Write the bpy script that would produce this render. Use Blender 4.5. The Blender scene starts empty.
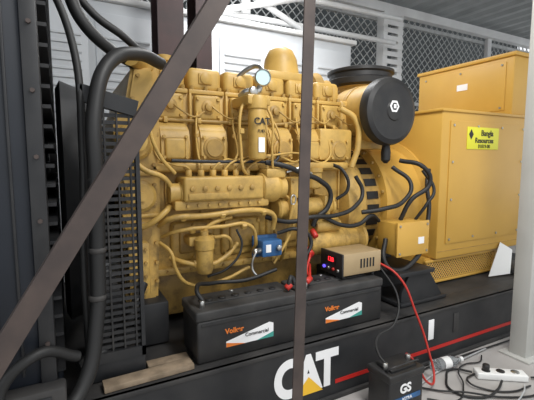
import bpy, bmesh, math, random
from mathutils import Vector, Matrix
random.seed(7)
sc = bpy.context.scene
COL = sc.collection
sc.view_settings.view_transform = 'Standard'
sc.view_settings.exposure = 0.0

# ---------------------------------------------------------------- materials
def mat(name, c, rough=0.5, metal=0.0, c2=None, scale=6.0, bump=0.0, emis=None, es=1.0, trans=0.0, coat=0.0, detail=6, grime=None):
    m = bpy.data.materials.new(name); m.use_nodes = True
    nt = m.node_tree; b = nt.nodes['Principled BSDF']
    b.inputs['Base Color'].default_value = (*c, 1)
    b.inputs['Roughness'].default_value = rough
    b.inputs['Metallic'].default_value = metal
    b.inputs['Coat Weight'].default_value = coat
    if trans: b.inputs['Transmission Weight'].default_value = trans
    if emis:
        b.inputs['Emission Color'].default_value = (*emis, 1); b.inputs['Emission Strength'].default_value = es
    if c2 or bump:
        tc = nt.nodes.new('ShaderNodeTexCoord'); n = nt.nodes.new('ShaderNodeTexNoise')
        n.inputs['Scale'].default_value = scale; n.inputs['Detail'].default_value = detail
        nt.links.new(tc.outputs['Object'], n.inputs['Vector'])
        if c2:
            r = nt.nodes.new('ShaderNodeValToRGB')
            r.color_ramp.elements[0].position = 0.35; r.color_ramp.elements[1].position = 0.65
            r.color_ramp.elements[0].color = (*c2, 1); r.color_ramp.elements[1].color = (*c, 1)
            nt.links.new(n.outputs['Fac'], r.inputs['Fac']); out = r.outputs['Color']
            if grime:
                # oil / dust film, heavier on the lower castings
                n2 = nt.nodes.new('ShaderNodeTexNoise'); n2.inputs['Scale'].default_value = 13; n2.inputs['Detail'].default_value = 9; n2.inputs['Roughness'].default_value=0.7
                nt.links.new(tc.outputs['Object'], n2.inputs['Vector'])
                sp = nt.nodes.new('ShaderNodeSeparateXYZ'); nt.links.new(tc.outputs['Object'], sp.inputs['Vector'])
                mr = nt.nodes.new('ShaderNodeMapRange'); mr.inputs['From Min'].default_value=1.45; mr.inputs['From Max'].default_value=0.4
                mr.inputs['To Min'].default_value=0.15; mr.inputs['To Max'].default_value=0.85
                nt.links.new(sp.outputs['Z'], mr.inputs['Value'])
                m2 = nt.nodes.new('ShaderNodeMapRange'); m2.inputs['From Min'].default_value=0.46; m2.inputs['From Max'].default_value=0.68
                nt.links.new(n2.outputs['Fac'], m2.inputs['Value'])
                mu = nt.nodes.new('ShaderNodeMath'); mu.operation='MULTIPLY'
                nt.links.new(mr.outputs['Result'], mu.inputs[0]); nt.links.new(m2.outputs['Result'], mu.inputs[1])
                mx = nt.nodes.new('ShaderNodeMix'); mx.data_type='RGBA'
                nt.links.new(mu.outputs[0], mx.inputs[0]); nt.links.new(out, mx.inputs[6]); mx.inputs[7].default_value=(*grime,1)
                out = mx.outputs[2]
            nt.links.new(out, b.inputs['Base Color'])
        if bump:
            bp = nt.nodes.new('ShaderNodeBump'); bp.inputs['Strength'].default_value = bump; bp.inputs['Distance'].default_value = 0.01
            nt.links.new(n.outputs['Fac'], bp.inputs['Height']); nt.links.new(bp.outputs['Normal'], b.inputs['Normal'])
    return m
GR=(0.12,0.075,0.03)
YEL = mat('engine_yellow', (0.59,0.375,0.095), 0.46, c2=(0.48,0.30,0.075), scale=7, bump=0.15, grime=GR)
YELD = mat('engine_yellow_dark', (0.49,0.30,0.075), 0.5, c2=(0.34,0.21,0.055), scale=9, bump=0.25, grime=GR)  # darker yellow for bolts, plugs, oil pan and small parts
YELP = mat('panel_yellow', (0.62,0.365,0.07), 0.42, c2=(0.56,0.325,0.06), scale=2.5)
BLK = mat('black_paint', (0.012,0.013,0.015), 0.5, c2=(0.025,0.025,0.026), scale=8)
BLKD = mat('black_dusty', (0.018,0.018,0.019), 0.65, c2=(0.045,0.042,0.04), scale=5)
NAVY = mat('radiator_black', (0.006,0.009,0.015), 0.5, c2=(0.011,0.015,0.023), scale=4)
RUB = mat('rubber', (0.012,0.012,0.012), 0.55)
PLB = mat('black_plastic', (0.013,0.013,0.014), 0.45, c2=(0.025,0.024,0.023), scale=10)
LIDD = mat('dusty_plastic', (0.022,0.022,0.022), 0.65, c2=(0.05,0.048,0.046), scale=9)
STEEL = mat('primed_steel', (0.052,0.038,0.034), 0.6, c2=(0.075,0.054,0.046), scale=14)
MAROON = mat('maroon_primer', (0.05,0.022,0.022), 0.6, c2=(0.03,0.015,0.015), scale=5)
MET = mat('bare_metal', (0.5,0.5,0.48), 0.3, 0.9)
ZINC = mat('galvanised', (0.5,0.51,0.51), 0.5, 0.2, c2=(0.38,0.39,0.39), scale=12)
WHT = mat('white_paint', (0.78,0.79,0.79), 0.5, c2=(0.68,0.68,0.68), scale=3)
POSTW = mat('post_grey_white', (0.53,0.53,0.50), 0.5, c2=(0.46,0.46,0.43), scale=3)
WHTP = mat('white_plastic', (0.8,0.8,0.78), 0.4)
CANW = mat('canopy_white', (0.66,0.69,0.72), 0.5, c2=(0.58,0.61,0.64), scale=2)
RED = mat('red_paint', (0.5,0.02,0.015), 0.4)
REDW = mat('red_rubber', (0.5,0.03,0.02), 0.45)
BLUE = mat('blue_paint', (0.035,0.13,0.31), 0.45, c2=(0.02,0.08,0.2), scale=20)
TAN = mat('tan_enamel', (0.46,0.34,0.19), 0.38, 0.25, c2=(0.38,0.28,0.15), scale=5)
WOOD = mat('raw_wood', (0.33,0.25,0.17), 0.8, c2=(0.2,0.15,0.1), scale=18)
LBLY = mat('label_yellow', (0.78,0.75,0.04), 0.5)
TXY = mat('decal_yellow', (0.85,0.5,0.03), 0.5)
TXW = mat('decal_white', (0.85,0.85,0.85), 0.5)
TXB = mat('decal_black', (0.01,0.01,0.01), 0.5)
TXO = mat('decal_orange', (0.75,0.2,0.03), 0.5)
TXG = mat('decal_teal', (0.05,0.3,0.25), 0.5)
LED = mat('led_red', (0.3,0.0,0.0), 0.4, emis=(1,0.02,0.03), es=3)
LEDB = mat('led_blue', (0.0,0.0,0.3), 0.4, emis=(0.15,0.1,1), es=1.5)
GLASS = mat('gauge_glass', (0.6,0.8,0.8), 0.15)
PET = mat('clear_plastic', (0.85,0.9,0.92), 0.08, trans=0.9)
CONC = mat('concrete', (0.46,0.44,0.42), 0.8, c2=(0.35,0.335,0.32), scale=3.5, bump=0.1)
DARKW = mat('outside_wall', (0.035,0.042,0.043), 0.8, c2=(0.018,0.022,0.024), scale=1.2)
ROOF = mat('roof_sheet', (0.42,0.43,0.43), 0.5, c2=(0.34,0.35,0.35), scale=3)

# ---------------------------------------------------------------- helpers
def group(name, loc=(0,0,0)):
    e = bpy.data.objects.new(name, None); e.empty_display_size = 0.1
    e.location = loc; COL.objects.link(e); return e
def attach(o, parent):
    COL.objects.link(o)
    if parent is not None:
        o.parent = parent; o.matrix_parent_inverse = Matrix.Translation(-Vector(parent.location))
    return o
def finish(bm, name, m, parent, smooth=True, angle=35):
    me = bpy.data.meshes.new(name); bmesh.ops.recalc_face_normals(bm, faces=bm.faces[:])
    bm.to_mesh(me); bm.free()
    if isinstance(m, (list, tuple)):
        for k in m: me.materials.append(k)
    else: me.materials.append(m)
    if smooth:
        for p in me.polygons: p.use_smooth = True
        me.set_sharp_from_angle(angle=math.radians(angle))
    o = bpy.data.objects.new(name, me); return attach(o, parent)
def box(parent, name, x0,x1,y0,y1,z0,z1, m, bev=0.0, seg=2, rot=None, taper=None):
    bm = bmesh.new(); bmesh.ops.create_cube(bm, size=1)
    c = Vector(((x0+x1)/2,(y0+y1)/2,(z0+z1)/2)); s = (x1-x0, y1-y0, z1-z0)
    for v in bm.verts:
        v.co = Vector((v.co.x*s[0], v.co.y*s[1], v.co.z*s[2]))
        if taper and v.co.z > 0: v.co.x *= taper[0]; v.co.y *= taper[1]
    if bev: bmesh.ops.bevel(bm, geom=bm.edges[:], offset=bev, segments=seg, affect='EDGES', profile=0.5)
    M = Matrix.Translation(c)
    if rot: M = M @ Matrix.Rotation(math.radians(rot[1]), 4, rot[0])
    bmesh.ops.transform(bm, matrix=M, verts=bm.verts[:])
    return finish(bm, name, m, parent)
def frame_to(p0, p1):
    d = Vector(p1)-Vector(p0); q = d.to_track_quat('Z','Y')
    return Matrix.Translation(p0) @ q.to_matrix().to_4x4(), d.length
def lathe(parent, name, p0, axis, prof, m, n=32, ang=30):
    bm = bmesh.new(); M,_ = frame_to(p0, Vector(p0)+Vector(axis)); rings=[]
    for r,h in prof:
        r = max(r, 1e-4)
        rings.append([bm.verts.new(M @ Vector((r*math.cos(2*math.pi*i/n), r*math.sin(2*math.pi*i/n), h))) for i in range(n)])
    for a,b in zip(rings, rings[1:]):
        for i in range(n): bm.faces.new((a[i],a[(i+1)%n],b[(i+1)%n],b[i]))
    bm.faces.new(rings[0]); bm.faces.new(rings[-1])
    return finish(bm, name, m, parent, angle=ang)
def cyl(parent, name, p0, p1, r, m, n=24, bev=None):
    L = (Vector(p1)-Vector(p0)).length
    b = min(r*0.15, L*0.2) if bev is None else bev
    prof = [(r-b,0),(r,b),(r,L-b),(r-b,L)] if b>0 else [(r,0),(r,L)]
    return lathe(parent, name, p0, Vector(p1)-Vector(p0), prof, m, n, 50)
def tube(parent, name, pts, r, m, res=6, closed=False):
    cu = bpy.data.curves.new(name, 'CURVE'); cu.dimensions='3D'; cu.bevel_depth=r; cu.bevel_resolution=3; cu.resolution_u=res; cu.use_fill_caps=True
    s = cu.splines.new('BEZIER'); s.bezier_points.add(len(pts)-1)
    for bp,p in zip(s.bezier_points, pts):
        bp.co = p; bp.handle_left_type='AUTO'; bp.handle_right_type='AUTO'
    s.use_cyclic_u = closed
    cu.materials.append(m); o = bpy.data.objects.new(name, cu); return attach(o, parent)
def fitting(parent,name,p,axis,r=0.014,L=0.03,m=None):
    p=Vector(p); a=Vector(axis).normalized()*L
    return lathe(parent,name,p-a/2,a,[(r*0.8,0),(r,0.003),(r,L-0.003),(r*0.8,L)],m or YELD,6,20)
def text(parent, name, s, x, y, z, size, m, off=0.0, ext=0.001, align='CENTER', face='-Y', sx=1.0):
    cu = bpy.data.curves.new(name,'FONT'); cu.body=s; cu.size=size; cu.extrude=ext; cu.offset=off; cu.align_x=align; cu.align_y='CENTER'
    cu.materials.append(m); o = bpy.data.objects.new(name, cu)
    o.location=(x,y,z); o.scale=(sx,1,1)
    o.rotation_euler = (math.pi/2,0,0) if face=='-Y' else (math.pi/2,0,-math.pi/2)
    return attach(o, parent)
def bolts(parent, name, pts, axis, r, h, m):
    bm = bmesh.new()
    for p in pts:
        M,_ = frame_to(p, Vector(p)+Vector(axis))
        bmesh.ops.create_cone(bm, cap_ends=True, segments=6, radius1=r, radius2=r*0.9, depth=h, matrix=M @ Matrix.Translation((0,0,h/2)))
    return finish(bm, name, m, parent, smooth=False)
def poly(parent, name, pts, thick, axis, m, bev=0.0):
    bm = bmesh.new(); vs=[bm.verts.new(p) for p in pts]; f=bm.faces.new(vs)
    r = bmesh.ops.extrude_face_region(bm, geom=[f]); nv=[g for g in r['geom'] if isinstance(g,bmesh.types.BMVert)]
    bmesh.ops.translate(bm, verts=nv, vec=Vector(axis)*thick)
    if bev: bmesh.ops.bevel(bm, geom=bm.edges[:], offset=bev, segments=2, affect='EDGES')
    return finish(bm, name, m, parent)
def diag_mesh(parent, name, origin, ux, uz, W, H, step, r, m):
    bm = bmesh.new(); o=Vector(origin); ux=Vector(ux); uz=Vector(uz)
    def seg(a,b):
        M,L = frame_to(a,b)
        bmesh.ops.create_cone(bm, cap_ends=False, segments=4, radius1=r, radius2=r, depth=L, matrix=M@Matrix.Translation((0,0,L/2)))
    k=-H
    while k < W:
        t0=max(0,-k); t1=min(H, W-k)
        if t1-t0>0.01:
            seg(o+ux*(k+t0)+uz*t0, o+ux*(k+t1)+uz*t1)
            seg(o+ux*(k+t0)+uz*(H-t0), o+ux*(k+t1)+uz*(H-t1))
        k+=step
    return finish(bm, name, m, parent, smooth=False)

# ---------------------------------------------------------------- room
fl = box(None,'floor',-4,10,-3,7.5,-0.12,0.0,CONC)
bm=bmesh.new(); n=180; prev=None
for i in range(n+1):
    x=-3+12.2*i/n; z=3.42+(0.02 if (i//2)%2 else -0.02)
    a=bm.verts.new((x,-0.4,z)); b=bm.verts.new((x,4.6,z+0.05))
    if prev: bm.faces.new((prev[0],a,b,prev[1]))
    prev=(a,b)
bmesh.ops.solidify(bm, geom=bm.faces[:], thickness=0.01)
finish(bm,'ceiling',ROOF,None,smooth=False)
g=group('roof_beam',(3,4.2,3.3))
for i,(y) in enumerate((0.3,2.4,4.25)):
    box(g,'beam_%d'%i,-2.9,9.1,y-0.05,y+0.05,3.26,3.38,WHT)
box(None,'wall_back',-5,12,6.9,7.1,0,6,DARKW)
# chain link fence
f=group('chain_link_fence',(3,4.35,0))
diag_mesh(f,'wire_mesh',(-2.6,4.35,0.1),(1,0,0),(0,0,1),11.6,3.2,0.125,0.0075,ZINC)
for i,x in enumerate((-2.6,0.2,2.0,4.27,6.6,9.0)):
    w=0.05
    if i==3:
        box(f,'post_3a',x-0.19,x-0.10,4.20,4.33,0,3.26,WHT,0.006); box(f,'post_3b',x+0.10,x+0.19,4.20,4.33,0,3.26,WHT,0.006)
        for q in range(30): box(f,'post_3_batten_%d'%q,x-0.19,x+0.19,4.19,4.205,0.1+q*0.107,0.165+q*0.107,WHT)
    else: box(f,'post_%d'%i,x-w,x+w,4.26,4.33,0,3.26,WHT,0.008)
for i,z in enumerate((0.1,2.06,3.2)):
    box(f,'rail_%d'%i,-2.6,9.0,4.33,4.37,z-0.025,z+0.025,ZINC)
br=group('pipe_brace',(2.2,3.95,2.8))
for i,(a,b) in enumerate((((1.3,3.9,2.66),(3.4,3.9,3.3)),((1.3,3.95,3.2),(2.9,3.95,2.58)),((1.3,3.85,2.86),(3.0,3.85,3.36)),((1.2,3.9,3.02),(4.1,3.9,3.06)),((1.2,4.0,2.75),(4.1,4.0,2.78)))):
    cyl(br,'pipe_%d'%i,a,b,0.032,WHT)
# neighbouring white canopy
cn=group('enclosure_cabinet',(1.2,3.9,0))
box(cn,'body',-0.4,3.1,3.7,4.15,0.0,2.54,CANW,0.02)
box(cn,'roof_lip',-0.45,3.15,3.66,4.19,2.54,2.59,WHT,0.01)
for i in range(6):
    x=-0.25+i*0.56
    box(cn,'door_%d'%i,x,x+0.5,3.68,3.70,0.2,2.44,CANW,0.006)
    for k in range(12):
        box(cn,'louver_%d_%d'%(i,k),x+0.05,x+0.45,3.665,3.685,1.45+k*0.07,1.475+k*0.07,CANW,0.004)
for i,(x0,x1) in enumerate(((0.70,0.90),(1.0,1.13))):
    c=group('steel_column'+('' if i==0 else '.001'),((x0+x1)/2,3.2,0))
    box(c,'web',x0+(x1-x0)/2-0.01,x0+(x1-x0)/2+0.01,3.1,3.3,0,3.36,MAROON)
    box(c,'flange_1',x0,x1,3.08,3.10,0,3.36,MAROON)
    box(c,'flange_2',x0,x1,3.30,3.32,0,3.36,MAROON)
    box(c,'base_plate',x0-0.05,x1+0.05,3.03,3.37,0,0.015,MAROON)
p=group('square_post',(2.44,1.27,0))
box(p,'shaft',2.39,2.49,1.21,1.31,0,3.25,POSTW,0.006)
box(p,'base_plate',2.35,2.53,1.17,1.35,0,0.012,POSTW,0.003)
# foreground steel support
s=group('steel_support_frame',(0.73,1.12,0))
def angle(parent,name,p0,p1,w,t,side):
    p0=Vector(p0);p1=Vector(p1);d=(p1-p0).normalized();L=(p1-p0).length
    yv=Vector((0,1,0)); u=d.cross(yv).normalized()*side
    M=Matrix(((u.x,0,d.x,p0.x),(u.y,1,d.y,p0.y),(u.z,0,d.z,p0.z),(0,0,0,1)))
    prof=[(-w/2,0),(w/2,0),(w/2,t),(-w/2+t,t),(-w/2+t,w),(-w/2,w)]
    bm=bmesh.new(); a=[bm.verts.new(M@Vector((x,y,0))) for x,y in prof]; b=[bm.verts.new(M@Vector((x,y,L))) for x,y in prof]
    for i in range(6): bm.faces.new((a[i],a[(i+1)%6],b[(i+1)%6],b[i]))
    bm.faces.new(a); bm.faces.new(b); bmesh.ops.bevel(bm,geom=bm.edges[:],offset=0.001,segments=1,affect='EDGES')
    return finish(bm,name,STEEL,parent,smooth=False)
angle(s,'post',(0.735,1.15,0.0),(0.818,1.15,3.27),0.046,0.006,1)
angle(s,'brace',(-0.595,1.09,0.0),(0.81,1.09,2.27),0.054,0.006,-1)
box(s,'gusset',0.72,0.86,1.142,1.150,2.08,2.35,STEEL)
box(s,'foot_plate',0.68,0.81,1.09,1.22,0,0.01,STEEL)

# ---------------------------------------------------------------- skid
k=group('generator_skid',(1.5,2.25,0))
box(k,'rail_front_web',-0.75,3.75,1.455,1.47,0.02,0.32,BLK)
box(k,'rail_front_top_flange',-0.75,3.75,1.45,1.60,0.30,0.32,BLKD,0.004)
box(k,'rail_front_bottom_flange',-0.75,3.75,1.44,1.60,0.0,0.022,BLKD,0.004)
box(k,'rail_back_web',-0.75,3.75,3.03,3.05,0.0,0.32,BLK)
box(k,'deck',-0.75,3.75,1.6,3.03,0.285,0.315,BLKD)
for i in range(6): box(k,'cross_member_%d'%i,-0.7+i*0.85,-0.6+i*0.85,1.47,3.03,0.02,0.285,BLK)
box(k,'stripe',1.16,3.75,1.452,1.456,0.078,0.098,RED)
text(k,'letter_c','C',0.882,1.452,0.165,0.245,TXW,off=0.011,sx=0.85)
text(k,'letter_a','A',0.997,1.452,0.165,0.245,TXW,off=0.011,sx=0.85)
text(k,'letter_t','T',1.107,1.452,0.165,0.245,TXW,off=0.011,sx=0.85)
poly(k,'logo_triangle',[(0.915,1.4495,0.072),(1.08,1.4495,0.072),(0.997,1.4495,0.158)],0.001,(0,-1,0),TXY)
for i,x in enumerate((1.83,2.05,2.9)):
    box(k,'rating_plate_%d'%i,x,x+0.045,1.450,1.455,0.15,0.27,TXW if i==0 else BLKD,0.002)

pl=group('wood_plank',(0.3,1.52,0.32))
box(pl,'board',0.10,0.45,1.485,1.55,0.322,0.345,WOOD,0.003,rot=('Z',2))
box(pl,'board_under',0.28,0.455,1.575,1.63,0.322,0.336,WOOD,0.003)

# ---------------------------------------------------------------- radiator
r=group('radiator',(-0.35,2.1,0.32))
box(r,'core',-0.60,-0.06,1.46,2.84,0.40,2.15,NAVY,0.004)
box(r,'side_channel',-0.66,-0.09,1.40,1.45,0.325,2.25,NAVY,0.004)
box(r,'corner_flange',-0.09,-0.045,1.385,1.47,0.325,2.25,BLK,0.004)
box(r,'rear_channel',-0.66,-0.02,2.85,2.9,0.325,2.25,BLK)
box(r,'top_tank',-0.62,-0.03,1.42,2.86,2.15,2.38,NAVY,0.02)
box(r,'bottom_tank',-0.62,-0.03,1.42,2.86,0.325,0.40,NAVY,0.01)
for i in range(26):
    z=0.45+i*0.065
    box(r,'fin_%d'%i,-0.06,-0.02,1.48,2.8,z,z+0.012,BLK)
for i in range(9):
    x=-0.62+i*0.06
    box(r,'side_rib_%d'%i,x,x+0.008,1.392,1.402,0.5,2.2,BLK,0.002)
bolts(r,'flange_bolts',[(-0.066,1.385,0.4+j*0.2) for j in range(10)],(0,-1,0),0.008,0.008,STEEL)
box(r,'foot',-0.16,-0.03,1.47,1.62,0.322,0.36,BLK,0.004)
box(r,'lower_bracket',-0.5,-0.02,1.33,1.40,0.36,0.47,BLKD,0.01)
box(r,'bracket_bolt_plate',-0.16,-0.06,1.322,1.332,0.38,0.45,BLK,0.004)
# fan shroud and guard
fg=group('fan_guard',(0.1,2.2,0.32))
lathe(fg,'shroud',(-0.01,2.25,0.98),(1,0,0),[(0.56,0),(0.60,0.02),(0.57,0.10),(0.52,0.13),(0.50,0.13),(0.5,0.10)],BLK,48)
box(fg,'side_panel_frame_front',0.065,0.08,1.56,1.60,0.40,1.46,BLK)
box(fg,'side_panel_frame_back',0.255,0.27,1.56,1.60,0.40,1.36,BLK)
box(fg,'side_panel_top',0.065,0.27,1.56,1.60,1.38,1.44,BLK,rot=('Y',14))
box(fg,'side_panel_bottom',0.065,0.27,1.56,1.60,0.40,0.44,BLK)
for i in range(35):
    z=0.45+i*0.0265; box(fg,'slat_%d'%i,0.075,0.26,1.575,1.585,z,z+0.014,BLK)
for i in range(4):
    x=0.10+i*0.045; box(fg,'bar_%d'%i,x,x+0.006,1.57,1.59,0.42,1.40,BLKD)
box(fg,'stand',0.06,0.27,1.57,1.9,0.322,0.40,BLK,0.006)
for i in range(6):
    a=math.radians(i*60)
    box(fg,'blade_%d'%i,0.12,0.16,2.25+0.28*math.cos(a)-0.06,2.25+0.28*math.cos(a)+0.06,0.98+0.28*math.sin(a)-0.18,0.98+0.28*math.sin(a)+0.18,BLK,rot=('X',math.degrees(a)-90))
cyl(fg,'hub',(0.10,2.25,0.98),(0.26,2.25,0.98),0.1,BLK)

# hoses
h=group('coolant_hose',(0.2,1.55,1.4))
tube(h,'hose_main',[(0.42,1.80,1.60),(0.30,1.68,1.60),(0.17,1.55,1.52),(0.115,1.50,1.36),(0.105,1.48,1.1),(0.10,1.48,0.85),(0.085,1.46,0.6),(0.03,1.40,0.40),(-0.12,1.28,0.30),(-0.35,1.26,0.16),(-0.6,1.25,0.01)],0.027,RUB,12)
tube(h,'hose_upper',[(-0.05,1.75,2.0),(0.04,1.75,1.86),(0.10,1.75,1.72),(0.20,1.80,1.64),(0.34,1.9,1.60)],0.025,RUB,12)
tube(h,'hose_upper_second',[(-0.02,1.95,2.15),(0.06,1.95,1.95),(0.16,1.95,1.82),(0.30,1.98,1.74),(0.42,2.05,1.66)],0.018,RUB,12)
tube(h,'hose_thin',[(-0.06,1.6,1.9),(0.05,1.6,1.62),(0.07,1.54,1.2),(0.055,1.52,0.8),(0.06,1.5,0.42)],0.014,RUB,12)
for i,p_ in enumerate(((0.106,1.485,1.1),(0.10,1.48,0.85),(0.092,1.47,0.68))):
    cyl(h,'clamp_%d'%i,(p_[0],p_[1],p_[2]-0.01),(p_[0],p_[1],p_[2]+0.01),0.030,BLKD)
tube(h,'hose_lower',[(0.30,1.75,0.62),(0.22,1.66,0.5),(0.12,1.6,0.42),(0.02,1.55,0.40)],0.022,RUB,10)
tube(h,'hose_low_loop',[(0.02,1.42,0.5),(-0.1,1.36,0.56),(-0.2,1.32,0.44),(-0.1,1.28,0.33)],0.018,RUB,10)

# ---------------------------------------------------------------- engine
e=group('diesel_engine',(0.95,2.25,0.32))
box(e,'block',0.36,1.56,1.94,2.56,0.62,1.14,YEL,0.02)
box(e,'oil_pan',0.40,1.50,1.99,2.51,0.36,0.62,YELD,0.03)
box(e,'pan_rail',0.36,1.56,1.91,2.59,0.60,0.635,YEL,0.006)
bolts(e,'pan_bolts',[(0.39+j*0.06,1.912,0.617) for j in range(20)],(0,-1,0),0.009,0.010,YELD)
box(e,'deck_rail',0.36,1.58,1.90,2.6,1.10,1.135,YEL,0.008)
box(e,'cylinder_heads',0.38,1.58,1.98,2.5,1.135,1.50,YEL,0.015)
for i in range(6):
    x=0.40+i*0.198
    box(e,'rocker_cover_%d'%i,x,x+0.182,1.985,2.45,1.505,1.625,YEL,0.028,3)
    box(e,'cover_flange_%d'%i,x-0.004,x+0.188,1.965,2.47,1.49,1.512,YEL,0.004)
    bolts(e,'cover_bolts_%d'%i,[(x+dx,1.975,1.51) for dx in (0.015,0.09,0.165)],(0,0,1),0.011,0.02,YELD)
    box(e,'cover_rib_%d'%i,x+0.05,x+0.13,1.975,2.2,1.54,1.60,YEL,0.012,2)
    lathe(e,'cover_cap_%d'%i,(x+0.09,1.985,1.572),(0,-1,0),[(0.03,0),(0.03,0.016),(0.018,0.022),(0.0,0.022)],YEL,20)
    box(e,'head_boss_%d'%i,x+0.02,x+0.16,1.945,1.99,1.36,1.485,YEL,0.014,3)
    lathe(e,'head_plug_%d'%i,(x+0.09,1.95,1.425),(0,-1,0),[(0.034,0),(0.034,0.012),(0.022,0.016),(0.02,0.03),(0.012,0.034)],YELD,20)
    bolts(e,'head_bolts_%d'%i,[(x+0.035,1.946,1.465),(x+0.145,1.946,1.465),(x+0.035,1.946,1.38),(x+0.145,1.946,1.38)],(0,-1,0),0.010,0.012,YEL)
    box(e,'head_web_%d'%i,x-0.008,x+0.006,1.95,1.99,1.34,1.49,YEL,0.005)
    bm=bmesh.new(); pr=[]
    for (yy,zz) in ((1.99,1.35),(1.93,1.345),(1.885,1.31),(1.865,1.25),(1.865,1.17),(1.90,1.145),(1.99,1.14)): pr.append((yy,zz))
    A=[bm.verts.new((x+0.012,yy,zz)) for yy,zz in pr]; B=[bm.verts.new((x+0.168,yy,zz)) for yy,zz in pr]
    for q in range(len(pr)): bm.faces.new((A[q],A[(q+1)%7],B[(q+1)%7],B[q]))
    bm.faces.new(A); bm.faces.new(B)
    bmesh.ops.bevel(bm,geom=bm.edges[:],offset=0.012,segments=3,affect='EDGES')
    finish(bm,'intake_runner_%d'%i,YEL,e)
    if i%2==0: box(e,'runner_cover_%d'%i,x+0.04,x+0.14,1.852,1.87,1.165,1.265,YEL,0.012,3)
    else:
        lathe(e,'runner_cover_%d'%i,(x+0.09,1.868,1.22),(0,-1,0),[(0.055,0),(0.055,0.01),(0.045,0.014),(0.042,0.02),(0.0,0.02)],YELD,24)
    bolts(e,'runner_bolts_%d'%i,[(x+a_,1.862,b_) for a_ in (0.036,0.144) for b_ in (1.175,1.27)],(0,-1,0),0.009,0.014,YEL)
    tube(e,'injector_line_%d'%i,[(0.54+i*0.062,1.83,1.085),(0.54+i*0.062,1.81,1.12),((0.54+i*0.062+x+0.01)/2,1.825,1.14+0.012*i),(x+0.005,1.85,1.17),(x+0.003,1.88,1.33),(x+0.03,1.94,1.40)],0.0055,YEL,8)
    fitting(e,'line_nut_%d'%i,(x+0.003,1.87,1.28),(0,0,1),0.011,0.02)
    tube(e,'return_line_%d'%i,[(x+0.09,1.93,1.44),(x+0.13,1.90,1.40),(x+0.20,1.90,1.37),(x+0.26,1.92,1.40)],0.0045,YELD,6)
box(e,'intake_log',0.37,1.56,1.86,1.93,1.105,1.15,YEL,0.014,3)
bolts(e,'log_bolts',[(0.40+j*0.068,1.861,1.128) for j in range(18)],(0,-1,0),0.009,0.012,YEL)
tube(e,'top_rail_pipe',[(0.38,1.94,1.355),(0.6,1.925,1.352),(1.0,1.925,1.352),(1.5,1.925,1.352),(1.57,1.95,1.30)],0.009,YELD,6)
for j in range(7): box(e,'pipe_clip_%d'%j,0.45+j*0.17,0.47+j*0.17,1.91,1.95,1.34,1.366,YEL,0.003)
box(e,'end_wall_front',0.33,0.40,1.93,2.5,1.1,1.56,YEL,0.02,3)
box(e,'end_wall_rear',1.56,1.64,1.95,2.5,1.0,1.52,YEL,0.02,3)
bolts(e,'end_bolts',[(x_,1.95,z_) for x_ in (1.58,1.62) for z_ in (1.1,1.2,1.3,1.4,1.48)],(0,-1,0),0.010,0.014,YELD)
# front timing housing
poly(e,'timing_housing',[(0.24,1.86,0.50),(0.24,1.86,1.05),(0.215,1.86,1.12),(0.215,1.86,1.34),(0.27,1.86,1.42),(0.30,1.86,1.57),(0.40,1.86,1.57),(0.42,1.86,1.3),(0.41,1.86,0.9),(0.39,1.86,0.5)],0.72,(0,1,0),YEL,0.014)
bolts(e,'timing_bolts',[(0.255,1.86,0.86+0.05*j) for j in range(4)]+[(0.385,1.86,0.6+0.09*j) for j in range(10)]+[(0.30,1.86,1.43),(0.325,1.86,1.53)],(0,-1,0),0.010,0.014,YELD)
box(e,'timing_rib_1',0.225,0.40,1.845,1.9,1.09,1.115,YEL,0.008)
box(e,'timing_rib_2',0.235,0.40,1.845,1.9,0.90,0.92,YEL,0.008)
box(e,'timing_rib_3',0.30,0.41,1.845,1.9,1.36,1.385,YEL,0.008)
lathe(e,'water_pump',(0.30,1.87,1.245),(0,-1,0),[(0.085,0),(0.085,0.03),(0.07,0.045),(0.05,0.05),(0.048,0.085),(0.03,0.09)],YEL,28)
bolts(e,'water_pump_bolts',[(0.30+0.074*math.cos(t*math.pi/4),1.842,1.245+0.074*math.sin(t*math.pi/4)) for t in range(8)],(0,-1,0),0.008,0.012,YELD)
lathe(e,'front_cover_disc',(0.32,1.86,1.00),(0,-1,0),[(0.07,0),(0.07,0.02),(0.055,0.03),(0.02,0.03),(0.02,0.05)],YEL,28)
lathe(e,'lower_cover_disc',(0.315,1.86,0.835),(0,-1,0),[(0.05,0),(0.05,0.015),(0.035,0.02),(0.0,0.02)],YELD,28)
box(e,'front_mount',0.245,0.34,1.78,1.9,0.56,0.80,YEL,0.012)
bolts(e,'mount_bolts',[(0.265+a_,1.78,0.59+b_*0.06) for a_ in (0,0.055) for b_ in range(4)],(0,-1,0),0.008,0.010,YELD)
box(e,'decal_front',0.285,0.305,1.777,1.780,0.64,0.71,TXW)
cyl(e,'crank_pulley',(0.16,2.25,0.78),(0.21,2.25,0.78),0.16,BLK)
lathe(e,'thermostat_outlet',(0.36,1.93,1.60),(-0.5,-0.8,0),[(0.06,0),(0.06,0.02),(0.042,0.03),(0.036,0.12),(0.04,0.13)],YEL,24)
box(e,'lift_eye_front',0.36,0.44,1.96,1.98,1.52,1.66,YEL,0.01)
# breather dome
lathe(e,'breather_dome',(1.24,2.15,1.62),(0,0,1),[(0.135,0),(0.135,0.03),(0.115,0.05),(0.10,0.14),(0.075,0.19),(0.03,0.215),(0.0,0.22)],YEL,32,50)
box(e,'breather_base',1.06,1.38,1.99,2.3,1.61,1.66,YEL,0.015)
lathe(e,'oil_filler',(0.50,2.08,1.62),(0,0,1),[(0.035,0),(0.035,0.03),(0.045,0.035),(0.045,0.06),(0.03,0.065)],YEL,20)
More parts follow.
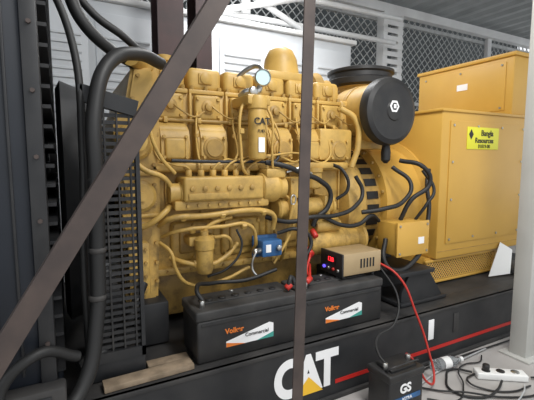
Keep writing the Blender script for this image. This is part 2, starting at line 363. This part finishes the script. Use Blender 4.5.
# fuel filter
lathe(e,'fuel_filter',(0.885,1.77,1.16),(0,0,1),[(0.02,0),(0.042,0.008),(0.047,0.02),(0.047,0.23),(0.043,0.245),(0.05,0.25),(0.052,0.295),(0.045,0.31),(0.02,0.315)],YEL,32)
box(e,'filter_head',0.82,0.95,1.74,1.95,1.425,1.475,YEL,0.012)
box(e,'filter_label',0.868,0.902,1.7195,1.7225,1.20,1.27,TXW)
text(e,'filter_text','CAT',0.888,1.7205,1.345,0.045,TXB,off=0.001)
text(e,'filter_text_small','FUEL',0.886,1.7205,1.30,0.02,TXB)
# gauge
lathe(e,'gauge_case',(0.93,1.80,1.565),(-0.3,-1,0.0),[(0.02,-0.02),(0.042,-0.015),(0.042,0.02),(0.037,0.024),(0.037,0.018),(0.0,0.018)],MET,28)
lathe(e,'gauge_face',(0.93,1.80,1.565),(-0.3,-1,0.0),[(0.036,0.0),(0.036,0.0195)],GLASS,28)
tube(e,'gauge_elbow',[(0.93,1.82,1.54),(0.91,1.82,1.50),(0.86,1.84,1.50),(0.84,1.88,1.48)],0.016,MET,8)
tube(e,'gauge_pipe',[(0.96,1.83,1.60),(0.95,1.90,1.645),(0.91,1.95,1.63),(0.88,1.99,1.60)],0.012,MET,8)
cyl(e,'gauge_valve',(0.885,1.80,1.50),(0.885,1.84,1.50),0.024,MET)
# fuel pump housing
box(e,'fuel_pump',0.50,0.92,1.76,1.92,0.97,1.085,YEL,0.014,3)
box(e,'fuel_pump_base',0.46,0.96,1.78,1.94,0.93,0.975,YEL,0.010)
for i in range(6):
    cyl(e,'pump_outlet_%d'%i,(0.54+i*0.062,1.82,1.08),(0.54+i*0.062,1.82,1.115),0.016,YEL,12)
    cyl(e,'pump_plug_%d'%i,(0.54+i*0.062,1.765,1.03),(0.54+i*0.062,1.752,1.03),0.013,YELD,12)
box(e,'pump_side_plate',0.52,0.72,1.752,1.765,0.98,1.01,YEL,0.004)
bolts(e,'pump_bolts',[(0.52+j*0.054,1.781,0.952) for j in range(8)],(0,-1,0),0.009,0.012,YEL)
lathe(e,'governor',(0.92,1.83,1.02),(1,0,0),[(0.062,0),(0.075,0.01),(0.078,0.09),(0.06,0.12),(0.06,0.15),(0.035,0.165)],YEL,28)
box(e,'governor_cap',0.94,1.06,1.77,1.9,1.07,1.12,YEL,0.014)
bolts(e,'governor_bolts',[(0.955,1.79,1.12),(1.045,1.79,1.12),(0.955,1.88,1.12),(1.045,1.88,1.12)],(0,0,1),0.010,0.012,YELD)
box(e,'shutoff_box',1.10,1.20,1.79,1.9,0.96,1.07,YEL,0.012)
bolts(e,'shutoff_bolts',[(1.115,1.79,0.98),(1.185,1.79,0.98),(1.115,1.79,1.05),(1.185,1.79,1.05)],(0,-1,0),0.008,0.010,YELD)
tube(e,'linkage',[(1.06,1.77,1.10),(1.14,1.75,1.12),(1.22,1.77,1.09)],0.007,MET)
lathe(e,'transfer_pump',(0.44,1.83,1.01),(1,0,0),[(0.03,0),(0.045,0.005),(0.045,0.05),(0.05,0.055),(0.05,0.07)],YEL,24)
# pipes
tube(e,'fuel_rail_upper',[(0.46,1.82,1.16),(0.62,1.815,1.155),(0.9,1.815,1.155),(1.02,1.815,1.16),(1.05,1.83,1.2)],0.008,BLK,6)
tube(e,'oil_pipe_long',[(0.40,1.86,0.86),(0.44,1.80,0.895),(0.60,1.79,0.90),(0.95,1.79,0.90),(1.0,1.80,0.87),(1.01,1.83,0.80)],0.014,YEL,8)
tube(e,'oil_pipe_lower',[(0.42,1.88,0.80),(0.47,1.82,0.83),(0.7,1.80,0.84),(0.86,1.80,0.83),(0.90,1.82,0.74),(0.91,1.88,0.68)],0.010,YEL,8)
for nm,pp,ax in (('nut_a',(0.50,1.795,0.898),(1,0,0)),('nut_b',(0.93,1.79,0.90),(1,0,0)),('nut_c',(0.55,1.81,0.835),(1,0,0)),('nut_d',(0.82,1.80,0.835),(1,0,0)),('nut_e',(0.70,1.79,0.90),(1,0,0)),('nut_f',(0.80,1.78,1.30),(0,0,1)),('nut_g',(0.56,1.795,0.675),(1,0,0))):
    fitting(e,nm,pp,ax,0.019,0.026,YEL)
tube(e,'pipe_to_filter',[(0.60,1.80,0.80),(0.62,1.80,0.84),(0.68,1.80,0.87),(0.76,1.82,0.88)],0.010,YEL,8)
tube(e,'pipe_vertical',[(0.83,1.80,1.44),(0.80,1.78,1.40),(0.80,1.78,1.2),(0.81,1.78,1.12),(0.84,1.80,1.09)],0.008,YEL,8)
tube(e,'pipe_vertical_2',[(0.94,1.78,1.43),(0.965,1.76,1.36),(0.965,1.76,1.2),(0.98,1.78,1.12)],0.007,YEL,8)
tube(e,'pipe_vertical_3',[(1.02,1.86,1.10),(1.06,1.84,1.22),(1.05,1.87,1.34),(1.02,1.93,1.40)],0.006,YEL,8)
tube(e,'pipe_front_1',[(0.27,1.84,1.18),(0.33,1.80,1.12),(0.42,1.80,1.08),(0.46,1.82,1.02),(0.47,1.84,0.98)],0.012,YEL,8)
tube(e,'pipe_front_2',[(0.25,1.85,0.86),(0.33,1.81,0.87),(0.42,1.80,0.93),(0.45,1.84,0.95)],0.014,YEL,8)
tube(e,'pipe_front_3',[(0.38,1.83,1.44),(0.36,1.80,1.3),(0.40,1.79,1.18),(0.47,1.80,1.1)],0.009,YEL,8)
tube(e,'drain_pipe',[(0.45,1.86,0.7),(0.52,1.80,0.68),(0.62,1.79,0.66),(0.72,1.80,0.69),(0.80,1.84,0.74)],0.012,YEL,8)
tube(e,'drain_pipe_2',[(0.40,1.85,0.78),(0.44,1.80,0.74),(0.46,1.79,0.66),(0.52,1.80,0.58),(0.7,1.83,0.56),(0.88,1.86,0.60)],0.009,YEL,8)
tube(e,'dipstick_tube',[(1.10,1.90,0.60),(1.08,1.82,0.68),(1.085,1.79,0.80),(1.10,1.77,0.93)],0.008,YEL,8)
tube(e,'dipstick_handle',[(1.10,1.77,0.93),(1.115,1.765,0.955),(1.10,1.765,0.98),(1.085,1.765,0.955)],0.004,MET,8,True)
# primary filter bowl
lathe(e,'primary_filter',(0.60,1.78,0.62),(0,0,1),[(0.015,0),(0.035,0.01),(0.042,0.03),(0.042,0.12),(0.048,0.125),(0.05,0.17),(0.03,0.185),(0.02,0.19),(0.02,0.21)],YEL,24)
box(e,'primary_filter_bracket',0.53,0.67,1.80,1.95,0.755,0.80,YEL,0.01)
tube(e,'hand_primer_pipe',[(0.66,1.80,0.79),(0.72,1.78,0.79),(0.75,1.80,0.74),(0.76,1.86,0.70)],0.009,YEL,8)
for i in range(4):
    x=0.47+i*0.275
    box(e,'inspection_cover_%d'%i,x,x+0.235,1.915,1.95,0.66,0.86,YEL,0.022,3)
    box(e,'inspection_pad_%d'%i,x+0.04,x+0.195,1.900,1.93,0.70,0.82,YELD,0.014,3)
    bolts(e,'inspection_bolts_%d'%i,[(x+a_,1.916,b_) for a_ in (0.02,0.117,0.215) for b_ in (0.68,0.84)],(0,-1,0),0.011,0.014,YEL)
for i in range(7):
    box(e,'block_rib_%d'%i,0.45+i*0.18,0.462+i*0.18,1.925,1.95,0.87,1.1,YEL,0.004)
lathe(e,'oil_cooler',(1.04,1.86,0.90),(1,0,0),[(0.05,0),(0.062,0.01),(0.062,0.02),(0.052,0.025),(0.052,0.36),(0.062,0.365),(0.062,0.38),(0.04,0.39)],YEL,28)
box(e,'cooler_bracket_1',1.10,1.14,1.79,1.95,0.83,0.965,YEL,0.006)
box(e,'cooler_bracket_2',1.33,1.37,1.79,1.95,0.83,0.965,YEL,0.006)
lathe(e,'rear_oil_filter',(1.30,1.86,1.0),(0,0,1),[(0.03,0),(0.045,0.01),(0.045,0.09),(0.05,0.095),(0.05,0.12)],YEL,24)
box(e,'rear_filter_bracket',1.24,1.42,1.83,1.93,1.115,1.15,YEL,0.008)
lathe(e,'starter_motor',(1.22,1.83,0.70),(1,0,0),[(0.05,0),(0.07,0.012),(0.074,0.03),(0.074,0.24),(0.078,0.245),(0.078,0.27),(0.066,0.28),(0.058,0.36),(0.07,0.37),(0.09,0.38),(0.09,0.40)],YEL,28)
lathe(e,'starter_solenoid',(1.26,1.79,0.80),(1,0,0),[(0.03,0),(0.036,0.01),(0.036,0.16),(0.03,0.17)],YEL,20)
cyl(e,'terminal_boot_1',(1.235,1.78,0.78),(1.235,1.74,0.75),0.016,REDW)
cyl(e,'terminal_boot_2',(1.19,1.77,0.68),(1.19,1.72,0.66),0.022,REDW)
tube(e,'red_cable',[(1.19,1.73,0.67),(1.16,1.69,0.66),(1.12,1.66,0.60),(1.10,1.6,0.585)],0.007,REDW,8)
# blue actuator
box(e,'blue_actuator',0.915,1.035,1.77,1.86,0.665,0.75,BLUE,0.008)
box(e,'blue_actuator_plate',0.90,1.05,1.855,1.875,0.65,0.765,BLUE,0.004)
box(e,'actuator_label',0.935,0.965,1.767,1.770,0.69,0.73,TXW)
cyl(e,'actuator_knob',(1.01,1.77,0.71),(1.01,1.75,0.71),0.015,MET)
tube(e,'actuator_wire',[(0.90,1.78,0.71),(0.87,1.76,0.70),(0.85,1.76,0.62),(0.87,1.74,0.58)],0.006,MET)
cyl(e,'actuator_fitting',(0.87,1.79,0.70),(0.915,1.79,0.70),0.014,MET)
# harness
tube(e,'harness_1',[(0.95,1.80,1.15),(1.05,1.76,1.13),(1.16,1.76,1.09),(1.28,1.77,1.05),(1.36,1.78,0.98),(1.34,1.78,0.90),(1.26,1.78,0.84),(1.24,1.78,0.8)],0.014,RUB,10)
tube(e,'harness_2',[(0.98,1.86,0.86),(1.08,1.77,0.84),(1.2,1.74,0.86),(1.38,1.74,0.86),(1.52,1.75,0.90),(1.6,1.78,0.98),(1.56,1.8,1.07)],0.012,RUB,10)
tube(e,'harness_3',[(1.42,1.80,0.94),(1.47,1.76,1.0),(1.45,1.78,1.1),(1.42,1.86,1.14)],0.010,RUB,10)
tube(e,'harness_4',[(1.02,1.80,0.78),(1.12,1.75,0.80),(1.20,1.74,0.74),(1.16,1.72,0.66),(1.10,1.70,0.60)],0.010,RUB,10)
tube(e,'harness_5',[(1.30,1.76,0.85),(1.42,1.73,0.80),(1.54,1.73,0.80),(1.64,1.74,0.84),(1.72,1.76,0.80)],0.012,RUB,10)
tube(e,'harness_6',[(0.62,1.80,0.60),(0.72,1.77,0.64),(0.8,1.78,0.74),(0.78,1.80,0.82)],0.006,RUB,10)
tube(e,'pipe_rear_1',[(1.06,1.83,1.0),(1.14,1.80,0.90),(1.1,1.79,0.78),(1.0,1.80,0.62)],0.008,YEL,8)
box(e,'rear_panel',1.34,1.58,1.86,1.94,1.16,1.34,YEL,0.016)
tube(e,'rear_pipe',[(1.50,1.88,1.46),(1.58,1.84,1.40),(1.60,1.83,1.25),(1.56,1.84,1.12)],0.018,YEL,8)
lathe(e,'turbocharger',(1.55,2.35,1.62),(1,0,0),[(0.05,0),(0.13,0.02),(0.14,0.08),(0.09,0.12),(0.1,0.18)],YELD,28)
lathe(e,'flywheel_housing',(1.56,2.25,0.86),(1,0,0),[(0.36,0),(0.39,0.01),(0.41,0.05),(0.41,0.10),(0.385,0.11),(0.385,0.15)],YEL,56)
bolts(e,'housing_bolts',[(1.66,2.25+0.397*math.cos(t*math.pi/14),0.86+0.397*math.sin(t*math.pi/14)) for t in range(28)],(1,0,0),0.011,0.018,YELD)
box(e,'lift_eye',1.52,1.56,1.98,2.06,1.5,1.60,YEL,0.008)
box(e,'rear_foot',1.42,1.64,1.74,2.0,0.325,0.52,BLK,0.01)
box(e,'rear_foot_far',1.42,1.64,2.5,2.84,0.325,0.52,BLK,0.01)
box(e,'front_foot',0.28,0.42,1.78,2.0,0.325,0.52,BLK,0.01)

# ---------------------------------------------------------------- alternator
a=group('alternator',(2.7,2.25,0.32))
lathe(a,'coupling_guard',(1.71,2.25,0.86),(1,0,0),[(0.37,0),(0.37,0.14)],YELD,56)
for i in range(28):
    t=2*math.pi*i/28
    box(a,'guard_slot_%d'%i,1.735,1.83,2.25+0.370*math.cos(t)-0.005,2.25+0.370*math.cos(t)+0.005,0.86+0.370*math.sin(t)-0.024,0.86+0.370*math.sin(t)+0.024,TXB,rot=('X',math.degrees(t)))
lathe(a,'stator_adapter',(1.85,2.25,0.86),(1,0,0),[(0.38,0),(0.42,0.01),(0.42,0.05),(0.40,0.06),(0.40,0.36),(0.44,0.38),(0.44,0.42)],YELP,56)
bolts(a,'adapter_bolts',[(1.85,2.25+0.402*math.cos(t*math.pi/12),0.86+0.402*math.sin(t*math.pi/12)) for t in range(24)],(-1,0,0),0.011,0.015,YELD)
box(a,'housing',2.25,3.27,1.75,2.75,0.50,1.49,YELP,0.012)
box(a,'housing_top_lip',2.24,3.28,1.74,2.76,1.475,1.495,YELP,0.005)
poly(a,'lower_housing',[(2.20,1.80,0.50),(3.10,1.80,0.50),(3.0,1.80,0.33),(2.12,1.80,0.33)],0.9,(0,1,0),YELP,0.006)
box(a,'vent_dark',2.22,2.95,1.792,1.798,0.35,0.475,TXB)
diag_mesh(a,'vent_mesh',(2.20,1.787,0.345),(1,0,0),(0,0,1),0.78,0.135,0.026,0.0035,YELP)
box(a,'vent_frame_top',2.18,3.02,1.778,1.80,0.475,0.492,YELP,0.003)
box(a,'vent_frame_bottom',2.14,2.98,1.778,1.80,0.328,0.345,YELP,0.003)
box(a,'side_door',2.33,3.2,1.742,1.75,0.60,1.42,YELP,0.003)
bolts(a,'door_screws',[(x,1.742,z) for x in (2.36,2.62,2.9,3.17) for z in (0.63,1.39)]+[(x,1.742,z) for x in (2.36,3.17) for z in (0.9,1.15)],(0,-1,0),0.009,0.006,MET)
box(a,'seam',2.26,3.26,1.7475,1.7505,0.55,0.553,YELD)
box(a,'sign_plate',2.50,2.86,1.738,1.742,1.235,1.385,LBLY,0.001)
text(a,'sign_text_1','Bangla',2.72,1.7365,1.345,0.055,TXB,off=0.0008)
text(a,'sign_text_2','Resources',2.69,1.7365,1.295,0.05,TXB,off=0.0008)
text(a,'sign_text_3','01819-00',2.69,1.7365,1.255,0.036,TXB)
poly(a,'sign_logo',[(2.515,1.737,1.335),(2.54,1.737,1.37),(2.565,1.737,1.335),(2.54,1.737,1.30)],0.001,(0,-1,0),TXB)
box(a,'top_control_box',3.11,3.62,1.80,2.70,1.50,1.95,YELP,0.010)
box(a,'top_box_lid',3.095,3.64,1.785,2.715,1.935,1.965,YELP,0.006)
box(a,'top_box_panel',3.102,3.11,1.86,2.64,1.54,1.90,YELP,0.003)
box(a,'box_decal',3.098,3.102,2.18,2.28,1.74,1.79,TXW)
bolts(a,'top_box_screws',[(3.102,y,z) for y in (1.89,2.25,2.61) for z in (1.56,1.88)],(-1,0,0),0.009,0.008,MET)
box(a,'end_bell',3.27,3.6,1.9,2.6,0.45,1.4,YELP,0.03)
box(a,'exciter_deck',3.27,3.62,1.80,2.7,1.46,1.50,YELP,0.006)
box(a,'foot_front',1.72,2.12,1.56,1.86,0.325,0.345,BLK,0.003)
poly(a,'foot_gusset',[(1.74,1.58,0.345),(1.74,1.58,0.40),(1.80,1.58,0.50),(1.98,1.58,0.50),(2.10,1.58,0.345)],0.02,(0,1,0),BLK,0.002)
box(a,'foot_top',1.70,2.0,1.56,1.9,0.50,0.525,BLK,0.003)
poly(a,'foot_gusset_back',[(1.74,1.84,0.345),(1.74,1.84,0.40),(1.80,1.84,0.50),(1.98,1.84,0.50),(2.10,1.84,0.345)],0.02,(0,1,0),BLK,0.002)
box(a,'foot_rear',3.0,3.3,1.62,1.86,0.325,0.36,BLK,0.004)
box(a,'foot_block',1.86,1.98,1.9,2.1,0.5,0.56,BLK)
# junction box
box(a,'junction_box',1.73,1.99,1.62,1.78,0.61,0.80,YELP,0.006)
box(a,'junction_lid',1.725,1.995,1.61,1.625,0.605,0.805,YELP,0.003)
bolts(a,'junction_screws',[(x,1.61,z) for x in (1.745,1.975) for z in (0.625,0.785)],(0,-1,0),0.008,0.005,MET)
box(a,'junction_decal',1.90,1.95,1.608,1.610,0.67,0.71,TXW)
box(a,'junction_bracket',1.88,1.96,1.78,1.95,0.66,0.76,YELP,0.004)
tube(a,'conduit_1',[(1.86,1.72,0.80),(1.9,1.68,0.92),(2.02,1.64,1.03),(1.98,1.66,1.12),(1.90,1.78,1.16)],0.014,RUB,10)
tube(a,'conduit_2',[(1.72,1.70,0.70),(1.66,1.64,0.58),(1.72,1.62,0.53),(1.9,1.62,0.58),(2.0,1.66,0.66),(2.12,1.72,0.86),(2.14,1.76,1.0),(2.2,1.8,1.1)],0.014,RUB,10)
tube(a,'conduit_3',[(1.96,1.69,0.80),(2.0,1.64,0.90),(2.06,1.64,0.98),(2.02,1.7,1.10)],0.010,RUB,10)
tube(a,'conduit_4',[(1.58,1.76,0.86),(1.7,1.70,0.88),(1.84,1.68,0.92),(1.92,1.70,1.02),(1.86,1.80,1.12)],0.013,RUB,10)

# ---------------------------------------------------------------- air cleaners
ac=group('air_cleaner',(1.80,1.95,1.43))
lathe(ac,'body',(1.78,2.16,1.445),(0,-1,0),[(0.10,0),(0.15,0.008),(0.175,0.03),(0.183,0.06),(0.183,0.31),(0.192,0.32),(0.192,0.36)],YEL,48)
lathe(ac,'band',(1.78,2.00,1.445),(0,-1,0),[(0.188,0),(0.188,0.03)],YELD,48)
lathe(ac,'cap',(1.78,1.81,1.445),(0,-1,0),[(0.195,0),(0.205,0.012),(0.205,0.05),(0.197,0.07),(0.17,0.082),(0.155,0.078),(0.06,0.088),(0.055,0.094),(0.0,0.095)],PLB,56)
poly(ac,'decal_ring',[(1.775+0.038*math.cos(t*math.pi/3),1.717,1.47+0.038*math.sin(t*math.pi/3)) for t in range(6)],0.003,(0,-1,0),TXW)
poly(ac,'decal_inner',[(1.775+0.024*math.cos(t*math.pi/3),1.7145,1.47+0.024*math.sin(t*math.pi/3)) for t in range(6)],0.002,(0,-1,0),TXB)
box(ac,'decal_centre',1.765,1.785,1.710,1.7135,1.458,1.482,TXW)
lathe(ac,'dust_valve',(1.80,1.80,1.25),(0,0,-1),[(0.02,-0.03),(0.022,0.0),(0.03,0.05),(0.028,0.10),(0.01,0.12)],RUB,16)
box(ac,'saddle',1.66,1.90,1.9,2.05,1.22,1.30,YEL,0.01)
ad=group('intake_precleaner',(2.06,2.3,1.6))
lathe(ad,'stack_body',(2.06,2.35,1.29),(0,0,1),[(0.15,0),(0.19,0.02),(0.19,0.39),(0.20,0.40),(0.20,0.42)],YEL,48)
lathe(ad,'black_cap',(2.06,2.35,1.695),(0,0,1),[(0.20,0),(0.245,0.01),(0.25,0.05),(0.235,0.06),(0.235,0.09),(0.25,0.10),(0.25,0.12),(0.18,0.14),(0.08,0.15),(0.0,0.155)],PLB,56)
tube(ad,'duct',[(1.72,2.35,1.62),(1.80,2.35,1.58),(1.90,2.35,1.5)],0.07,YELD,10)

# ---------------------------------------------------------------- starter batteries on skid
def truck_battery(name,x0):
    b=group(name,(x0+0.255,1.62,0.32))
    box(b,'case',x0,x0+0.51,1.51,1.73,0.321,0.51,PLB,0.012,3)
    box(b,'lid',x0-0.004,x0+0.514,1.506,1.734,0.508,0.553,LIDD,0.010,3)
    box(b,'lid_ridge',x0+0.05,x0+0.46,1.59,1.65,0.55,0.560,LIDD,0.004)
    for i in range(6): cyl(b,'vent_cap_%d'%i,(x0+0.09+i*0.066,1.62,0.559),(x0+0.09+i*0.066,1.62,0.5655),0.018,PLB,16)
    box(b,'case_rib',x0+0.02,x0+0.49,1.506,1.512,0.485,0.497,PLB,0.002)
    cyl(b,'terminal_pos',(x0+0.04,1.56,0.552),(x0+0.04,1.56,0.585),0.011,MET)
    cyl(b,'terminal_neg',(x0+0.235,1.70,0.552),(x0+0.235,1.70,0.56),0.011,MET)
    lx=x0+0.13
    poly(b,'label_white',[(lx,1.5085,0.375),(lx+0.235,1.5085,0.375),(lx+0.235,1.5085,0.44),(lx+0.215,1.5085,0.448),(lx,1.5085,0.40)],0.0015,(0,-1,0),TXW)
    poly(b,'label_orange',[(lx,1.5065,0.375),(lx+0.09,1.5065,0.375),(lx+0.0,1.5065,0.395)],0.001,(0,-1,0),TXO)
    poly(b,'label_teal',[(lx+0.235,1.5065,0.375),(lx+0.235,1.5065,0.40),(lx+0.15,1.5065,0.375)],0.001,(0,-1,0),TXG)
    text(b,'label_brand','Volker',lx+0.04,1.508,0.445,0.032,TXO,off=0.001)
    text(b,'label_line','Commercial',lx+0.15,1.5055,0.412,0.024,TXB)
    return b
b1=truck_battery('truck_battery',0.470)
b2=truck_battery('truck_battery.001',1.005)
tube(b1,'cable_1',[(0.945,1.56,0.56),(0.955,1.56,0.61),(0.97,1.57,0.62),(0.985,1.56,0.585)],0.011,RUB,8)
tube(b1,'cable_2',[(0.515,1.56,0.58),(0.50,1.60,0.62),(0.62,1.72,0.60),(0.8,1.72,0.59),(0.97,1.72,0.62)],0.010,RUB,8)
cyl(b1,'clamp_red',(0.935,1.56,0.57),(0.96,1.56,0.59),0.016,REDW)
cyl(b2,'clamp_red',(1.05,1.56,0.585),(1.09,1.58,0.595),0.015,REDW)
tube(b2,'cable',[(1.08,1.57,0.59),(1.14,1.66,0.61),(1.18,1.72,0.62)],0.007,REDW,8)

# charger
c=group('battery_charger',(1.42,1.64,0.58))
X=0.02
box(c,'case',1.262+X,1.53+X,1.56,1.74,0.576,0.695,TAN,0.006)
box(c,'front_panel',1.252+X,1.264+X,1.555,1.745,0.573,0.698,PLB,0.003)
box(c,'display',1.249+X,1.253+X,1.60,1.70,0.635,0.675,TXB)
text(c,'digits','138',1.2485+X,1.65,0.655,0.035,LED,face='-X')
for i in range(4): cyl(c,'knob_%d'%i,(1.252+X,1.585+i*0.04,0.605),(1.242+X,1.585+i*0.04,0.605),0.009,(LEDB if i==3 else REDW if i%2 else MET),12)
for i in range(5): box(c,'vent_slot_%d'%i,1.38+X+i*0.022,1.39+X+i*0.022,1.558,1.561,0.61,0.66,TXB)
for i,(x,y) in enumerate(((1.30,1.58),(1.505,1.58),(1.30,1.72),(1.505,1.72))): cyl(c,'foot_%d'%i,(x,y,0.554),(x,y,0.578),0.01,RUB,12)
cl=group('jumper_lead',(1.6,1.4,0.3))
tube(cl,'lead_red',[(1.555,1.60,0.62),(1.60,1.48,0.56),(1.67,1.41,0.36),(1.72,1.36,0.16),(1.70,1.30,0.03),(1.60,1.26,0.06),(1.50,1.27,0.2),(1.46,1.28,0.24)],0.006,REDW,12)
tube(cl,'lead_black',[(1.555,1.58,0.60),(1.58,1.46,0.45),(1.50,1.40,0.34),(1.36,1.38,0.30),(1.30,1.30,0.26),(1.30,1.26,0.24)],0.006,RUB,12)

# small battery on floor
q=group('car_battery',(1.38,1.27,0))
box(q,'case',1.27,1.49,1.20,1.34,0.002,0.175,PLB,0.008,3)
box(q,'lid',1.265,1.495,1.195,1.345,0.173,0.21,PLB,0.007,3)
box(q,'lid_step',1.30,1.46,1.22,1.32,0.208,0.222,PLB,0.004)
cyl(q,'terminal_1',(1.30,1.26,0.21),(1.30,1.26,0.242),0.011,MET)
cyl(q,'terminal_2',(1.46,1.27,0.21),(1.46,1.27,0.242),0.011,MET)
text(q,'label_gs','GS',1.37,1.1975,0.13,0.06,TXW,off=0.002)
box(q,'label_stripe',1.29,1.47,1.1975,1.1995,0.068,0.092,BLUE)
text(q,'label_line','ASTRA',1.38,1.1965,0.08,0.022,TXW)
tube(q,'handle',[(1.29,1.25,0.21),(1.29,1.22,0.235),(1.38,1.215,0.242),(1.47,1.22,0.235),(1.47,1.25,0.21)],0.005,PLB,8)

# power strip & cables
w=group('power_strip',(2.07,1.17,0))
box(w,'body',-0.13,0.13,-0.035,0.035,0.002,0.04,WHTP,0.008,3)
for i in range(3): cyl(w,'socket_%d'%i,(-0.075+i*0.075,0,0.039),(-0.075+i*0.075,0,0.043),0.022,MET if i==2 else PLB,16)
cyl(w,'plug',(-0.075,0,0.043),(-0.075,0,0.075),0.018,PLB,16)
for o in [o for o in bpy.data.objects if o.parent==w]: o.matrix_parent_inverse=Matrix.Identity(4)
w.rotation_euler=(0,0,math.radians(-35))
v=group('cable_tangle',(2.0,1.25,0))
tube(v,'cable_1',[(1.96,1.26,0.02),(1.9,1.34,0.012),(1.8,1.30,0.01),(1.72,1.20,0.01),(1.8,1.10,0.01),(1.93,1.10,0.012),(2.02,1.13,0.02)],0.006,RUB,12)
tube(v,'cable_2',[(2.2,1.08,0.015),(2.3,1.02,0.012),(2.1,0.98,0.01),(1.9,1.05,0.01),(1.75,1.16,0.02),(1.65,1.25,0.01),(1.6,1.33,0.012),(1.7,1.40,0.012),(1.95,1.41,0.012),(2.4,1.40,0.012),(2.9,1.38,0.012)],0.005,RUB,12)
tube(v,'cable_3',[(2.0,1.24,0.012),(1.95,1.25,0.012),(1.85,1.2,0.02),(1.88,1.14,0.01),(1.98,1.06,0.01),(2.12,1.04,0.012)],0.005,PLB,12)
tube(v,'cable_4',[(1.56,1.30,0.012),(1.66,1.33,0.012),(1.8,1.36,0.012),(2.0,1.38,0.012),(2.3,1.4,0.012)],0.005,ZINC,12)
tube(v,'cable_5',[(1.55,1.22,0.01),(1.66,1.14,0.01),(1.8,1.20,0.022),(1.9,1.30,0.022),(2.02,1.34,0.012),(2.12,1.32,0.01),(2.2,1.36,0.01)],0.004,RUB,12)
tube(v,'cable_6',[(1.62,1.10,0.01),(1.74,1.06,0.01),(1.9,1.0,0.01),(2.02,1.02,0.022),(2.1,1.06,0.012)],0.004,ZINC,12)
bt=group('plastic_bottle',(1.98,1.36,0))
lathe(bt,'bottle',(1.80,1.385,0.036),(1,-0.12,0),[(0.01,0.004),(0.03,0),(0.033,0.01),(0.033,0.06),(0.030,0.07),(0.033,0.08),(0.033,0.13),(0.022,0.165),(0.012,0.18),(0.012,0.195)],PET,24)
lathe(bt,'label',(1.86,1.378,0.036),(1,-0.12,0),[(0.0335,0),(0.0335,0.05)],WHTP,24)
lathe(bt,'cap',(1.993,1.362,0.036),(1,-0.12,0),[(0.015,0),(0.015,0.018),(0.01,0.02)],WHTP,16)
bg=group('white_cover_sheet',(2.95,1.66,0.32))
poly(bg,'sheet',[(2.78,1.70,0.325),(2.98,1.66,0.33),(3.06,1.70,0.50),(2.96,1.735,0.56)],0.004,(0,1,0),WHTP)

# engine / alternator true heights
for o_ in (e,a): o_.scale.z=1.034
for o_ in (ac,ad): o_.location.z+=0.04
h.location.z+=0.02

# ---------------------------------------------------------------- lighting
wd=bpy.data.worlds.new('World'); sc.world=wd; wd.use_nodes=True
bgn=wd.node_tree.nodes['Background']; bgn.inputs['Color'].default_value=(0.94,0.97,1.0,1); bgn.inputs['Strength'].default_value=1.1
def area(name,loc,rot,size,en,col=(1,1,1),sy=None):
    l=bpy.data.lights.new(name,'AREA'); l.energy=en; l.size=size; l.color=col
    if sy: l.shape='RECTANGLE'; l.size_y=sy
    o=bpy.data.objects.new(name,l); o.location=loc; o.rotation_euler=[math.radians(r) for r in rot]; COL.objects.link(o)
area('fill_light',(1.2,0.2,3.15),(18,0,0),0.5,75,(1,0.99,0.97),1.6)  # added fill light over the near side, stands for no real fixture
area('fill_light.001',(1.6,3.0,3.2),(12,0,0),0.4,50,(1,1,1),1.8)  # second added fill, tilted back to brighten the white cabinet

# ---------------------------------------------------------------- camera
cd=bpy.data.cameras.new('camera'); cd.lens=26.0; cd.sensor_width=36
co=bpy.data.objects.new('camera',cd); co.location=(0,0,1.19); co.rotation_euler=(math.radians(84.1),0,math.radians(-28)); COL.objects.link(co)
cd.clip_start=0.05; sc.camera=co
